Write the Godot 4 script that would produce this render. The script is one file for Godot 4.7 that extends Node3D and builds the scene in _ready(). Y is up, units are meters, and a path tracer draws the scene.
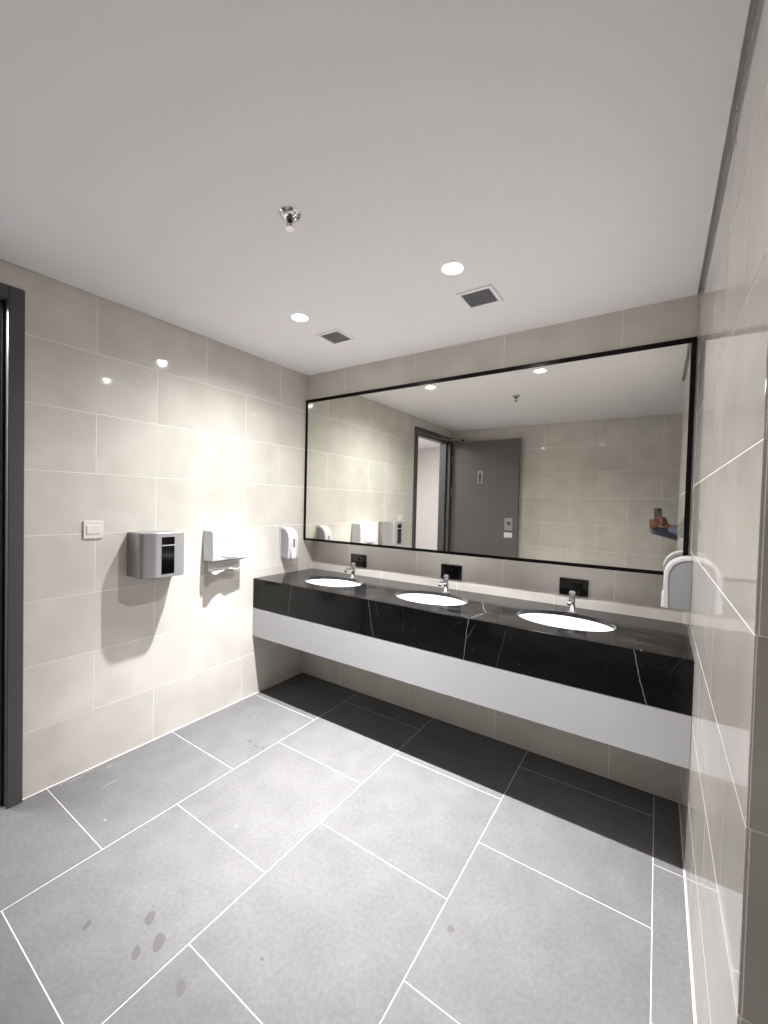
extends Node3D
# A tiled washroom: a vanity counter with three basins under a wide mirror, two recessed downlights.
# x runs along the mirror wall, y is up, z comes towards the viewer; the corner left of the mirror is the origin.

const H := 2.384        # ceiling
const W := 2.488       # wall on the right
const ZM := 0.111       # face of the mirror frame
const ZB := 0.100       # face of the tiled wall above the mirror
const ZU := 0.091       # face of the tiled wall under the counter
const D := 0.5906       # front of the counter
const CT := 0.8352      # top of the counter
const CB := 0.6288      # lower edge of the stone apron
const FB := 0.4278      # lower edge of the white fascia
const MT := 2.189       # mirror frame, top
const MB := 1.076       # mirror frame, bottom
const ZR := 2.94        # wall behind the viewer
const ZE := 1.645       # where the wall on the right ends
const XP := 3.5         # end of the passage
const CAM := Vector3(2.3595, 1.3882, 2.4809)
const LAMP_X := [0.705, 1.605]
const LAMP_Z := 0.876

var mat := {}
var mesh_cache := {}
var rng := RandomNumberGenerator.new()

func _ready() -> void:
	rng.seed = 71
	# ---------- camera, surroundings, exposure
	var cam := Camera3D.new()
	cam.name = "camera"
	cam.fov = 102.61
	cam.near = 0.03
	cam.far = 50.0
	cam.position = CAM
	cam.rotation = Vector3(-0.0220, 0.5893, 0.0246)
	add_child(cam)
	cam.current = true
	var env := Environment.new()
	env.background_mode = Environment.BG_COLOR
	env.background_color = Color(0, 0, 0)
	env.tonemap_mode = Environment.TONE_MAPPER_LINEAR
	env.tonemap_exposure = 1.62
	env.sdfgi_enabled = true
	env.ssao_enabled = true
	env.ssil_enabled = true
	var we := WorldEnvironment.new()
	we.name = "surroundings"
	we.environment = env
	add_child(we)
	make_materials()
	# ---------- lamps (each with its own light)
	downlight(LAMP_X[0], LAMP_Z, "glowing recessed round downlight in the ceiling nearer the hand dryer wall")
	downlight(LAMP_X[1], LAMP_Z, "glowing recessed round downlight in the ceiling farther from the hand dryer wall")
	corridor_lamp()
	# ---------- structure
	build_ceiling()
	build_floor()
	build_walls()
	build_door()
	# ---------- large things
	build_counter()
	build_mirror()
	# ---------- things
	for i in 3:
		basin(i)
		faucet(i)
		wall_plate(i)
	hand_dryer()
	towel_dispenser()
	paper_towel()
	soap_dispenser(Vector3(0, 0, 0.3025), 1.0, "white soap dispenser with grey sides on the hand dryer wall beside the counter")
	soap_dispenser(Vector3(W, 0, 0.262), -1.0, "white soap dispenser with grey sides on the wall opposite the hand dryer")
	light_switch()
	vent(0.705, 0.578, "square white ceiling vent with dark grille nearer the hand dryer wall")
	vent(1.615, 0.588, "square white ceiling vent with dark grille farther from the hand dryer wall")
	sprinkler()
	floor_drain()
	phone_and_person()

# ================= materials

func noise_tex(freq: float, lo: Color, hi: Color, sd: int, size := 512, octaves := 5, kind := FastNoiseLite.TYPE_SIMPLEX_SMOOTH) -> NoiseTexture2D:
	var n := FastNoiseLite.new()
	n.seed = sd
	n.noise_type = kind
	n.frequency = freq
	n.fractal_octaves = octaves
	var t := NoiseTexture2D.new()
	t.width = size
	t.height = size
	t.seamless = true
	t.noise = n
	var g := Gradient.new()
	g.set_color(0, lo)
	g.set_color(1, hi)
	t.color_ramp = g
	return t

func smat(c: Color, rough: float, metal := 0.0, spec := 0.5) -> StandardMaterial3D:
	var m := StandardMaterial3D.new()
	m.albedo_color = c
	m.roughness = rough
	m.metallic = metal
	m.metallic_specular = spec
	return m

func make_materials() -> void:
	var wall_t := noise_tex(0.006, Color(0.93, 0.93, 0.925), Color(1, 1, 1), 3)
	for i in 4:
		var k: float = [0.0, 0.012, -0.010, 0.006][i]
		var m := smat(Color(0.845 + k, 0.831 + k, 0.797 + k), 0.055)
		m.albedo_texture = wall_t
		m.uv1_triplanar = true
		m.uv1_world_triplanar = true
		m.uv1_scale = Vector3(0.9, 0.9, 0.9)
		m.uv1_offset = Vector3(i * 0.31, i * 0.17, i * 0.43)
		mat["wall_tile%d" % i] = m
	var floor_t := floor_texture()
	for i in 4:
		var k: float = [0.0, 0.014, -0.014, 0.007][i]
		var m := smat(Color(0.458 + k, 0.457 + k, 0.459 + k), 0.72, 0.0, 0.32)
		m.albedo_texture = floor_t
		m.uv1_triplanar = true
		m.uv1_world_triplanar = true
		m.uv1_scale = Vector3(0.8, 0.8, 0.8)
		m.uv1_offset = Vector3(i * 0.37, 0, i * 0.29)
		mat["floor_tile%d" % i] = m
	mat.wall_grout = smat(Color(0.98, 0.97, 0.95), 0.8)
	mat.floor_grout = smat(Color(0.80, 0.79, 0.79), 0.85)
	mat.sealant = smat(Color(0.90, 0.89, 0.88), 0.45)
	mat.ceiling = smat(Color(0.97, 0.962, 0.964), 0.85)
	mat.corridor_wall = smat(Color(0.90, 0.88, 0.87), 0.8)
	mat.white_plastic = smat(Color(0.83, 0.83, 0.84), 0.28)
	mat.switch_plastic = smat(Color(0.90, 0.88, 0.86), 0.35)
	mat.grey_plastic = smat(Color(0.60, 0.60, 0.62), 0.35)
	mat.dark_slot = smat(Color(0.09, 0.09, 0.105), 0.6, 0.0, 0.25)
	mat.black_gloss = smat(Color(0.012, 0.012, 0.014), 0.08)
	mat.frame_black = smat(Color(0.018, 0.016, 0.016), 0.22, 0.0, 0.32)
	mat.mirror = smat(Color(0.945, 0.945, 0.920), 0.0, 1.0)
	mat.ceramic = smat(Color(0.94, 0.94, 0.945), 0.08)
	mat.chrome = smat(Color(0.86, 0.86, 0.87), 0.06, 1.0)
	mat.dark_chrome = smat(Color(0.45, 0.45, 0.46), 0.2, 1.0)
	mat.satin_metal = smat(Color(0.69, 0.685, 0.69), 0.36, 0.6)
	mat.fascia = smat(Color(0.65, 0.65, 0.66), 0.2)
	mat.door_grey = smat(Color(0.37, 0.365, 0.36), 0.5)
	mat.frame_grey = smat(Color(0.30, 0.295, 0.30), 0.42)
	mat.seal = smat(Color(0.03, 0.03, 0.03), 0.7)
	mat.steel = smat(Color(0.72, 0.72, 0.70), 0.3, 0.9)
	mat.paper = smat(Color(0.84, 0.835, 0.82), 0.9)
	mat.vent_dark = smat(Color(0.44, 0.435, 0.455), 0.4)
	mat.vent_box = smat(Color(0.14, 0.14, 0.15), 0.7)
	mat.stain = smat(Color(0.355, 0.35, 0.36), 0.6, 0.0, 0.32)
	mat.scuff = smat(Color(0.54, 0.54, 0.55), 0.8)
	var lens := smat(Color(1, 1, 1), 0.4)
	lens.emission_enabled = true
	lens.emission = Color(1.0, 0.975, 0.94)
	lens.emission_energy_multiplier = 60.0
	mat.lens = lens
	var panel := smat(Color(1, 1, 1), 0.4)
	panel.emission_enabled = true
	panel.emission = Color(1.0, 0.98, 0.96)
	panel.emission_energy_multiplier = 4.0
	mat.panel = panel
	mat.skin = smat(Color(0.47, 0.31, 0.24), 0.55)
	mat.sleeve = smat(Color(0.46, 0.48, 0.55), 0.9)
	mat.trousers = smat(Color(0.16, 0.17, 0.20), 0.9)
	mat.shoe = smat(Color(0.10, 0.10, 0.10), 0.6)
	mat.hair = smat(Color(0.06, 0.05, 0.045), 0.6)
	mat.phone_case = smat(Color(0.26, 0.26, 0.22), 0.35)
	# black marble, drawn with thin pale veins where the stone shows them
	var front := [
		[[0.385, 0.0], [0.378, 0.2], [0.366, 0.55], [0.352, 1.0], 0.55], [[0.57, 0.25], [0.562, 0.6], [0.55, 0.9], 0.14],
		[[1.002, 0.0], [1.012, 0.2], [1.022, 0.55], [1.043, 1.0], 0.42], [[1.055, 0.05], [1.062, 0.3], [1.08, 0.4], 0.2],
		[[1.607, 0.0], [1.600, 0.25], [1.594, 0.6], [1.588, 1.0], 0.6], [[1.64, 0.12], [1.615, 0.38], [1.60, 0.5], 0.25],
		[[1.79, 0.1], [1.775, 0.5], [1.75, 1.0], 0.22], [[2.298, 0.0], [2.312, 0.35], [2.322, 0.6], [2.347, 1.0], 0.7],
		[[2.02, 0.2], [2.05, 0.4], [2.06, 0.45], 0.08], [[0.86, 0.1], [0.90, 0.35], [0.93, 0.4], 0.10]]
	mat.marble_front = marble(2048, 176, front, Vector3(1.0 / W, 1.0 / (CT - CB), 1), Vector3(0, -CT / (CT - CB), 0), 5)
	mat.marble_front.metallic_specular = 0.36
	var top := [
		[[0.0, 0.55], [0.16, 0.62], [0.30, 0.9], [0.385, 1.0], 0.25], [[0.74, 0.05], [0.72, 0.3], [0.60, 0.86], [0.57, 1.0], 0.55],
		[[0.16, 0.1], [0.3, 0.22], [0.42, 0.2], 0.25], [[0.80, 0.25], [0.88, 0.6], [1.002, 1.0], 0.3],
		[[1.52, 0.3], [1.57, 0.48], [1.60, 0.62], [1.64, 0.72], [1.607, 1.0], 0.55], [[1.56, 0.85], [1.66, 0.8], [1.72, 0.9], 0.2],
		[[2.30, 0.50], [2.36, 0.47], [2.44, 0.45], 0.5], [[2.28, 0.30], [2.36, 0.36], [2.46, 0.33], 0.3], [[2.24, 0.62], [2.30, 0.82], [2.298, 1.0], 0.25], [[1.0, 0.15], [1.1, 0.3], [1.12, 0.2], 0.2]]
	mat.marble_top = marble(2048, 488, top, Vector3(1.0 / W, 1, 1.0 / D), Vector3.ZERO, 6, 0.10, 0.09)
	mat.marble_top.metallic_specular = 0.34

func marble(w: int, h: int, veins: Array, sc: Vector3, off: Vector3, sd: int, tone := 0.045, cloud := 0.016) -> StandardMaterial3D:
	var im := Image.create(w, h, false, Image.FORMAT_RGB8)
	var n := FastNoiseLite.new()
	n.seed = sd
	n.frequency = 0.011
	n.fractal_octaves = 4
	var n2 := FastNoiseLite.new()
	n2.seed = sd + 40
	n2.frequency = 0.004
	n2.fractal_type = FastNoiseLite.FRACTAL_RIDGED
	n2.fractal_octaves = 2
	for y in h:
		for x in w:
			var v := tone + cloud * n.get_noise_2d(x * 0.5, y * 1.6)
			var r := n2.get_noise_2d(x, y * 0.8)
			if r > 0.86:
				v += (r - 0.86) * 0.55
			im.set_pixel(x, y, Color(v * 1.02, v, v))
	var wob := FastNoiseLite.new()
	wob.seed = sd + 7
	wob.frequency = 0.03
	for vein in veins:
		var strength: float = vein[-1]
		var pts: Array = vein.slice(0, vein.size() - 1)
		for s in pts.size() - 1:
			var a := Vector2(pts[s][0] / W * w, pts[s][1] * h)
			var b := Vector2(pts[s + 1][0] / W * w, pts[s + 1][1] * h)
			var steps := int(a.distance_to(b) * 2.0) + 1
			for k in steps:
				var q := a.lerp(b, float(k) / steps)
				q.x += 3.5 * wob.get_noise_2d(q.y * 1.7, s * 90.0 + q.x * 0.3)
				q.y += 2.0 * wob.get_noise_2d(q.x * 1.7, 500.0)
				var st := strength * (0.55 + 0.6 * absf(wob.get_noise_2d(q.x * 2.0, q.y * 2.0 + 900.0)))
				for dx in range(-2, 3):
					var px := int(q.x) + dx
					var py := int(q.y)
					if px < 0 or py < 0 or px >= w or py >= h:
						continue
					var f := st * maxf(0.0, 1.0 - absf(q.x - px - 0.5) / 1.9)
					var c := im.get_pixel(px, py)
					im.set_pixel(px, py, c.lerp(Color(0.78, 0.77, 0.75), clampf(f * 0.95, 0, 0.85)))
	var m := smat(Color(1, 1, 1), 0.1)
	m.albedo_texture = ImageTexture.create_from_image(im)
	m.uv1_triplanar = true
	m.uv1_world_triplanar = true
	m.uv1_scale = sc
	m.uv1_offset = off
	return m

func floor_texture() -> ImageTexture:
	var s := 1024
	var im := Image.create(s, s, false, Image.FORMAT_RGB8)
	var a := FastNoiseLite.new()
	a.seed = 21
	a.frequency = 0.006
	a.fractal_octaves = 5
	a.domain_warp_enabled = true
	a.domain_warp_amplitude = 40.0
	a.domain_warp_frequency = 0.004
	var b := FastNoiseLite.new()
	b.seed = 22
	b.frequency = 0.06
	b.fractal_octaves = 4
	var img_a := a.get_seamless_image(s, s)
	var img_b := b.get_seamless_image(s, s)
	for y in s:
		for x in s:
			var v := 0.90 + 0.07 * (img_a.get_pixel(x, y).r - 0.5) + 0.09 * (img_b.get_pixel(x, y).r - 0.5) + rng.randf_range(-0.02, 0.02)
			im.set_pixel(x, y, Color(v, v, v))
	return ImageTexture.create_from_image(im)

# ================= mesh helpers

func mb() -> SurfaceTool:
	var st := SurfaceTool.new()
	st.begin(Mesh.PRIMITIVE_TRIANGLES)
	return st

func tri(st: SurfaceTool, a: Vector3, b: Vector3, c: Vector3, out: Vector3) -> void:
	if (c - a).cross(b - a).dot(out) < 0:
		var t := b
		b = c
		c = t
	st.add_vertex(a)
	st.add_vertex(b)
	st.add_vertex(c)

func quad(st: SurfaceTool, a: Vector3, b: Vector3, c: Vector3, d: Vector3, out: Vector3) -> void:
	tri(st, a, b, c, out)
	tri(st, a, c, d, out)

func box(st: SurfaceTool, lo: Vector3, hi: Vector3, e := 0.0) -> void:
	st.set_smooth_group(-1)
	var c := (lo + hi) / 2
	var h := (hi - lo) / 2
	e = minf(e, minf(h.x, minf(h.y, h.z)) * 0.95)
	for ax in 3:
		var u := (ax + 1) % 3
		var v := (ax + 2) % 3
		for s in [-1.0, 1.0]:
			var p := []
			for q in [[-1, -1], [1, -1], [1, 1], [-1, 1]]:
				var w := Vector3.ZERO
				w[ax] = s * h[ax]
				w[u] = q[0] * (h[u] - e)
				w[v] = q[1] * (h[v] - e)
				p.append(c + w)
			var o := Vector3.ZERO
			o[ax] = s
			quad(st, p[0], p[1], p[2], p[3], o)
	if e <= 0:
		return
	for ax in 3:
		var u := (ax + 1) % 3
		var v := (ax + 2) % 3
		for su in [-1.0, 1.0]:
			for sv in [-1.0, 1.0]:
				var p := []
				for q in [[-1, 0], [1, 0], [1, 1], [-1, 1]]:
					var w := Vector3.ZERO
					w[ax] = q[0] * (h[ax] - e)
					w[u] = su * (h[u] - (0.0 if q[1] == 0 else e))
					w[v] = sv * (h[v] - (e if q[1] == 0 else 0.0))
					p.append(c + w)
				var o := Vector3.ZERO
				o[u] = su
				o[v] = sv
				quad(st, p[0], p[1], p[2], p[3], o)
	for sx in [-1.0, 1.0]:
		for sy in [-1.0, 1.0]:
			for sz in [-1.0, 1.0]:
				var s := Vector3(sx, sy, sz)
				var q := []
				for ax in 3:
					var w := s * (h - Vector3.ONE * e)
					w[ax] = s[ax] * h[ax]
					q.append(c + w)
				tri(st, q[0], q[1], q[2], s)

# profile: a list of smooth runs, each a list of Vector2(radius, height) going up the outside; about the y axis of t, stretched by sc
func lathe(st: SurfaceTool, runs: Array, t := Transform3D(), segs := 32, sc := Vector3.ONE, group := 1) -> void:
	for run in runs:
		st.set_smooth_group(group)
		group += 1
		for i in run.size() - 1:
			var p: Vector2 = run[i]
			var q: Vector2 = run[i + 1]
			var n2 := Vector2(q.y - p.y, p.x - q.x)
			for k in segs:
				var a0 := TAU * k / segs
				var a1 := TAU * (k + 1) / segs
				if k == segs - 1:
					a1 = 0.0
				var d0 := Vector3(cos(a0), 0, sin(a0))
				var d1 := Vector3(cos(a1), 0, sin(a1))
				var out: Vector3 = t.basis * (((d0 + d1) * 0.5 * n2.x + Vector3.UP * n2.y) / sc)
				var v0: Vector3 = t * ((d0 * p.x + Vector3.UP * p.y) * sc)
				var v1: Vector3 = t * ((d1 * p.x + Vector3.UP * p.y) * sc)
				var v2: Vector3 = t * ((d1 * q.x + Vector3.UP * q.y) * sc)
				var v3: Vector3 = t * ((d0 * q.x + Vector3.UP * q.y) * sc)
				if p.x > 1e-6:
					tri(st, v0, v1, v2 if q.x > 1e-6 else v3, out)
				if q.x > 1e-6:
					tri(st, v0 if p.x > 1e-6 else v0, v2, v3, out)

# outline in the (x, y) plane of t, extruded along z from 0 to depth, with chamfered rims
func extrude(st: SurfaceTool, poly: PackedVector2Array, t: Transform3D, depth: float, e := 0.0, smooth := true) -> void:
	if Geometry2D.is_polygon_clockwise(poly):
		poly.reverse()
	var inner := poly
	if e > 0:
		var c := PackedVector2Array()
		for i in poly.size():
			var a := (poly[i] - poly[(i - 1 + poly.size()) % poly.size()]).normalized()
			var b := (poly[(i + 1) % poly.size()] - poly[i]).normalized()
			var n := (Vector2(-a.y, a.x) + Vector2(-b.y, b.x))
			n = n.normalized() / maxf(0.5, n.length() / 2.0)
			c.append(poly[i] + n * e)
		inner = c
	var idx := Geometry2D.triangulate_polygon(inner)
	st.set_smooth_group(-1)
	for s in 2:
		var z: float = [0.0, depth][s]
		for i in range(0, idx.size(), 3):
			var p := []
			for k in 3:
				p.append(t * Vector3(inner[idx[i + k]].x, inner[idx[i + k]].y, z))
			tri(st, p[0], p[1], p[2], t.basis * Vector3(0, 0, [-1.0, 1.0][s]))
	var n := poly.size()
	for i in n:
		var j := (i + 1) % n
		var d := poly[j] - poly[i]
		var out: Vector3 = t.basis * Vector3(d.y, -d.x, 0)
		st.set_smooth_group(3 if smooth else -1)
		quad(st, t * Vector3(poly[i].x, poly[i].y, e), t * Vector3(poly[j].x, poly[j].y, e), t * Vector3(poly[j].x, poly[j].y, depth - e), t * Vector3(poly[i].x, poly[i].y, depth - e), out)
		if e > 0:
			st.set_smooth_group(4 if smooth else -1)
			quad(st, t * Vector3(poly[i].x, poly[i].y, e), t * Vector3(poly[j].x, poly[j].y, e), t * Vector3(inner[j].x, inner[j].y, 0), t * Vector3(inner[i].x, inner[i].y, 0), out + t.basis * Vector3(0, 0, -d.length()))
			st.set_smooth_group(5 if smooth else -1)
			quad(st, t * Vector3(poly[i].x, poly[i].y, depth - e), t * Vector3(poly[j].x, poly[j].y, depth - e), t * Vector3(inner[j].x, inner[j].y, depth), t * Vector3(inner[i].x, inner[i].y, depth), out + t.basis * Vector3(0, 0, d.length()))

func tube(st: SurfaceTool, pts: Array, rad: Array, segs := 12) -> void:
	var rings := []
	for i in pts.size():
		var d: Vector3 = (pts[mini(i + 1, pts.size() - 1)] - pts[maxi(i - 1, 0)]).normalized()
		var u := d.cross(Vector3.UP if absf(d.y) < 0.9 else Vector3.RIGHT).normalized()
		var v := d.cross(u)
		var ring := []
		for k in segs:
			ring.append(pts[i] + (u * cos(TAU * k / segs) + v * sin(TAU * k / segs)) * rad[i])
		rings.append(ring)
	st.set_smooth_group(1)
	for i in pts.size() - 1:
		for k in segs:
			var m := (k + 1) % segs
			var out: Vector3 = rings[i][k] + rings[i][m] - pts[i] * 2
			quad(st, rings[i][k], rings[i][m], rings[i + 1][m], rings[i + 1][k], out)
	st.set_smooth_group(-1)
	for e in 2:
		var i: int = [0, pts.size() - 1][e]
		var out: Vector3 = (pts[0] - pts[1]) if e == 0 else (pts[i] - pts[i - 1])
		for k in segs:
			tri(st, pts[i], rings[i][k], rings[i][(k + 1) % segs], out)

func commit(st: SurfaceTool) -> ArrayMesh:
	st.index()
	st.generate_normals()
	return st.commit()

func obj(called: String, st, m: Material, parent: Node = self) -> MeshInstance3D:
	var o := MeshInstance3D.new()
	o.name = called
	o.mesh = commit(st) if st is SurfaceTool else st
	o.material_override = m
	parent.add_child(o, true)
	return o

func thing(called: String, label := "", category := "", group := "", at := Vector3.ZERO) -> Node3D:
	var o := Node3D.new()
	var nm := called
	var k := 0
	while has_node(nm):
		k += 1
		nm = "%s_%03d" % [called, k]
	o.name = nm
	add_child(o)
	o.position = at
	tag(o, label, category, group)
	return o

func tag(o: Node, label := "", category := "", group := "", kind := "") -> void:
	if label: o.set_meta("label", label)
	if category: o.set_meta("category", category)
	if group: o.set_meta("group", group)
	if kind: o.set_meta("kind", kind)

func setting(called: String, label: String, category: String) -> Node3D:
	var o := thing(called, label, category)
	o.set_meta("kind", "structure")
	return o

# ================= the setting

# one tile: centre of its face, outward normal, size across and up
func tile(parent: Node, kind: String, c: Vector3, n: Vector3, su: float, sv: float, up := Vector3.UP) -> MeshInstance3D:
	var thick := 0.006
	var key := "%s %d %d" % [kind, roundi(su * 2000), roundi(sv * 2000)]
	if not mesh_cache.has(key):
		var st := mb()
		box(st, Vector3(-su / 2, -sv / 2, -thick), Vector3(su / 2, sv / 2, 0), 0.0008)
		mesh_cache[key] = commit(st)
	var o := MeshInstance3D.new()
	o.name = "tile"
	o.mesh = mesh_cache[key]
	o.material_override = mat["%s%d" % [kind, rng.randi() % 4]]
	parent.add_child(o, true)
	o.transform = Transform3D(Basis(up.cross(n), up, n), c)
	return o

# tiles a rectangle of wall: a from a0 to a1 along dir, y from y0 to y1; half-bond rows of 0.3 m with joints at j0 (odd rows) and j0 + half (even rows)
func tile_wall(parent: Node, base: Vector3, dir: Vector3, n: Vector3, a0: float, a1: float, y0: float, y1: float, j0: float, holes := [], len := 0.597) -> void:
	var g := 0.0014
	for k in 8:
		var r0 := maxf(0.3 * k, y0)
		var r1 := minf(0.3 * (k + 1), y1)
		if r1 - r0 < 0.012:
			continue
		var j := j0 + (0.0 if k % 2 == 1 else len / 2)
		var a := j - ceilf((j - a0) / len) * len
		while a < a1:
			var rects := [[maxf(a, a0), minf(a + len, a1), r0, r1]]
			for h in holes:
				var next := []
				for r in rects:
					if h[0] >= r[1] or h[1] <= r[0] or h[2] >= r[3] or h[3] <= r[2]:
						next.append(r)
						continue
					var b0 := maxf(r[0], h[0])
					var b1 := minf(r[1], h[1])
					if h[3] < r[3]:
						next.append([b0 - (2 * g if b0 == h[0] else 0.0), b1 + (2 * g if b1 == h[1] else 0.0), h[3], r[3]])
					if h[2] > r[2]:
						next.append([b0, b1, r[2], h[2]])
					if h[0] > r[0]:
						next.append([r[0], h[0], r[2], r[3]])
					if h[1] < r[1]:
						next.append([h[1], r[1], r[2], r[3]])
				rects = next
			for r in rects:
				var su: float = r[1] - r[0] - 2 * g
				var sv: float = r[3] - r[2] - 2 * g
				if su > 0.006 and sv > 0.006:
					tile(parent, "wall_tile", base + dir * ((r[0] + r[1]) / 2) + Vector3.UP * ((r[2] + r[3]) / 2), n, su, sv)
			a += len

func build_walls() -> void:
	var gr := 0.001
	# wall with the hand dryer; the doorway is cut out of it
	var w := setting("wall_left", "beige glossy tiled wall carrying the hand dryer and towel dispenser", "wall")
	var st := mb()
	box(st, Vector3(-0.12, 0, -0.12), Vector3(-gr, H + 0.1, 1.862))
	box(st, Vector3(-0.12, 2.274, 1.862), Vector3(-gr, H + 0.1, 2.844))
	box(st, Vector3(-0.12, 0, 2.844), Vector3(-gr, H + 0.1, ZR + 0.12))
	obj("grout_bed", st, mat.wall_grout, w)
	tile_wall(w, Vector3.ZERO, Vector3.BACK, Vector3.RIGHT, 0.0, ZR, 0.0, H + 0.02, 0.3748, [[1.866, 2.84, -1, 2.27]])
	# mirror wall: niche between counter and mirror, thicker above and below
	w = setting("wall_back", "beige tiled wall behind the mirror and under the counter", "wall")
	st = mb()
	box(st, Vector3(-0.1, 0, -0.12), Vector3(W + 0.1, H + 0.1, -gr))
	box(st, Vector3(0, MB + 0.004, -gr), Vector3(W, H + 0.1, ZB - gr))
	box(st, Vector3(0, 0, -gr), Vector3(W, 0.78, ZU - gr))
	obj("grout_bed", st, mat.wall_grout, w)
	tile_wall(w, Vector3(0, 0, 0), Vector3.RIGHT, Vector3.BACK, 0.0, W, CT - 0.03, MB + 0.002, 0.388)
	tile_wall(w, Vector3(0, 0, ZB), Vector3.RIGHT, Vector3.BACK, 0.0, W, 2.1, H + 0.02, 0.388)
	tile_wall(w, Vector3(0, 0, ZU), Vector3.RIGHT, Vector3.BACK, 0.0, W, 0.0, 0.6, 0.1)
	# short wall on the right, ending in a corner
	w = setting("wall_right", "beige glossy tiled wall at the end of the counter", "wall")
	st = mb()
	box(st, Vector3(W + gr, 0, -0.12), Vector3(W + 0.3, H + 0.1, ZE - 0.004))
	obj("grout_bed", st, mat.wall_grout, w)
	tile_wall(w, Vector3(W, 0, 0), Vector3.BACK, Vector3.LEFT, 0.0, ZE - 0.001, 0.0, H + 0.02, 0.52)
	w = setting("wall_passage", "beige tiled wall turning the corner into the passage", "wall")
	st = mb()
	box(st, Vector3(W + 0.006, 0, ZE - 0.12), Vector3(XP + 0.1, H + 0.1, ZE - gr))
	box(st, Vector3(XP, 0, ZE - 0.1), Vector3(XP + 0.12, H + 0.1, ZR + 0.1))
	obj("grout_bed", st, mat.wall_grout, w)
	tile_wall(w, Vector3(0, 0, ZE), Vector3.RIGHT, Vector3.BACK, W + 0.0015, XP, 0.0, H + 0.02, 2.79)
	tile_wall(w, Vector3(XP - 0.001, 0, 0), Vector3.BACK, Vector3.LEFT, ZE, ZR, 0.0, H + 0.02, 2.2)
	w = setting("wall_rear", "beige tiled wall facing the mirror behind the open door", "wall")
	st = mb()
	box(st, Vector3(-0.12, 0, ZR + gr), Vector3(XP + 0.1, H + 0.1, ZR + 0.12))
	obj("grout_bed", st, mat.wall_grout, w)
	tile_wall(w, Vector3(0, 0, ZR), Vector3.RIGHT, Vector3.FORWARD, 0.0, XP, 0.0, H + 0.02, 1.186)
	# corridor outside the doorway
	w = setting("wall_corridor", "plain white painted corridor wall seen through the doorway", "wall")
	st = mb()
	box(st, Vector3(-1.62, 0, 0.6), Vector3(-1.5, H + 0.1, 4.6))
	box(st, Vector3(-1.5, 0, 0.6), Vector3(-0.12, H + 0.1, 0.7))
	box(st, Vector3(-1.5, 0, 4.5), Vector3(-0.12, H + 0.1, 4.6))
	box(st, Vector3(-0.14, 0, 0.7), Vector3(-0.12, H + 0.1, 1.85))
	box(st, Vector3(-0.14, 2.29, 1.85), Vector3(-0.12, H + 0.1, 2.86))
	box(st, Vector3(-0.14, 0, 2.86), Vector3(-0.12, H + 0.1, 4.5))
	obj("plaster", st, mat.corridor_wall, w)

func build_ceiling() -> void:
	var c := CSGCombiner3D.new()
	c.name = "ceiling"
	tag(c, "smooth white painted ceiling with shadow gap along the walls", "ceiling", "", "structure")
	add_child(c)
	csg_box(c, Vector3(0.006, H, ZB), Vector3(W - 0.0115, H + 0.03, ZR - 0.005))
	csg_box(c, Vector3(W - 0.02, H, ZE + 0.0115), Vector3(XP - 0.006, H + 0.03, ZR - 0.005))
	csg_box(c, Vector3(-1.6, H + 0.0299, -0.1), Vector3(XP + 0.1, H + 0.14, 4.55))
	for x in LAMP_X:
		var h := CSGCylinder3D.new()
		h.radius = 0.044
		h.height = 0.09
		h.sides = 40
		h.position = Vector3(x, H + 0.035, LAMP_Z)
		h.operation = CSGShape3D.OPERATION_SUBTRACTION
		c.add_child(h, true)
	for p in [[0.705, 0.578], [1.615, 0.588]]:
		csg_box(c, Vector3(p[0] - 0.073, H - 0.01, p[1] - 0.073), Vector3(p[0] + 0.073, H + 0.08, p[1] + 0.073), true)
	c.material_override = mat.ceiling

func csg_box(c: CSGCombiner3D, lo: Vector3, hi: Vector3, cut := false) -> void:
	var b := CSGBox3D.new()
	b.size = hi - lo
	b.position = (lo + hi) / 2
	if cut:
		b.operation = CSGShape3D.OPERATION_SUBTRACTION
	b.name = "piece"
	c.add_child(b, true)

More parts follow.
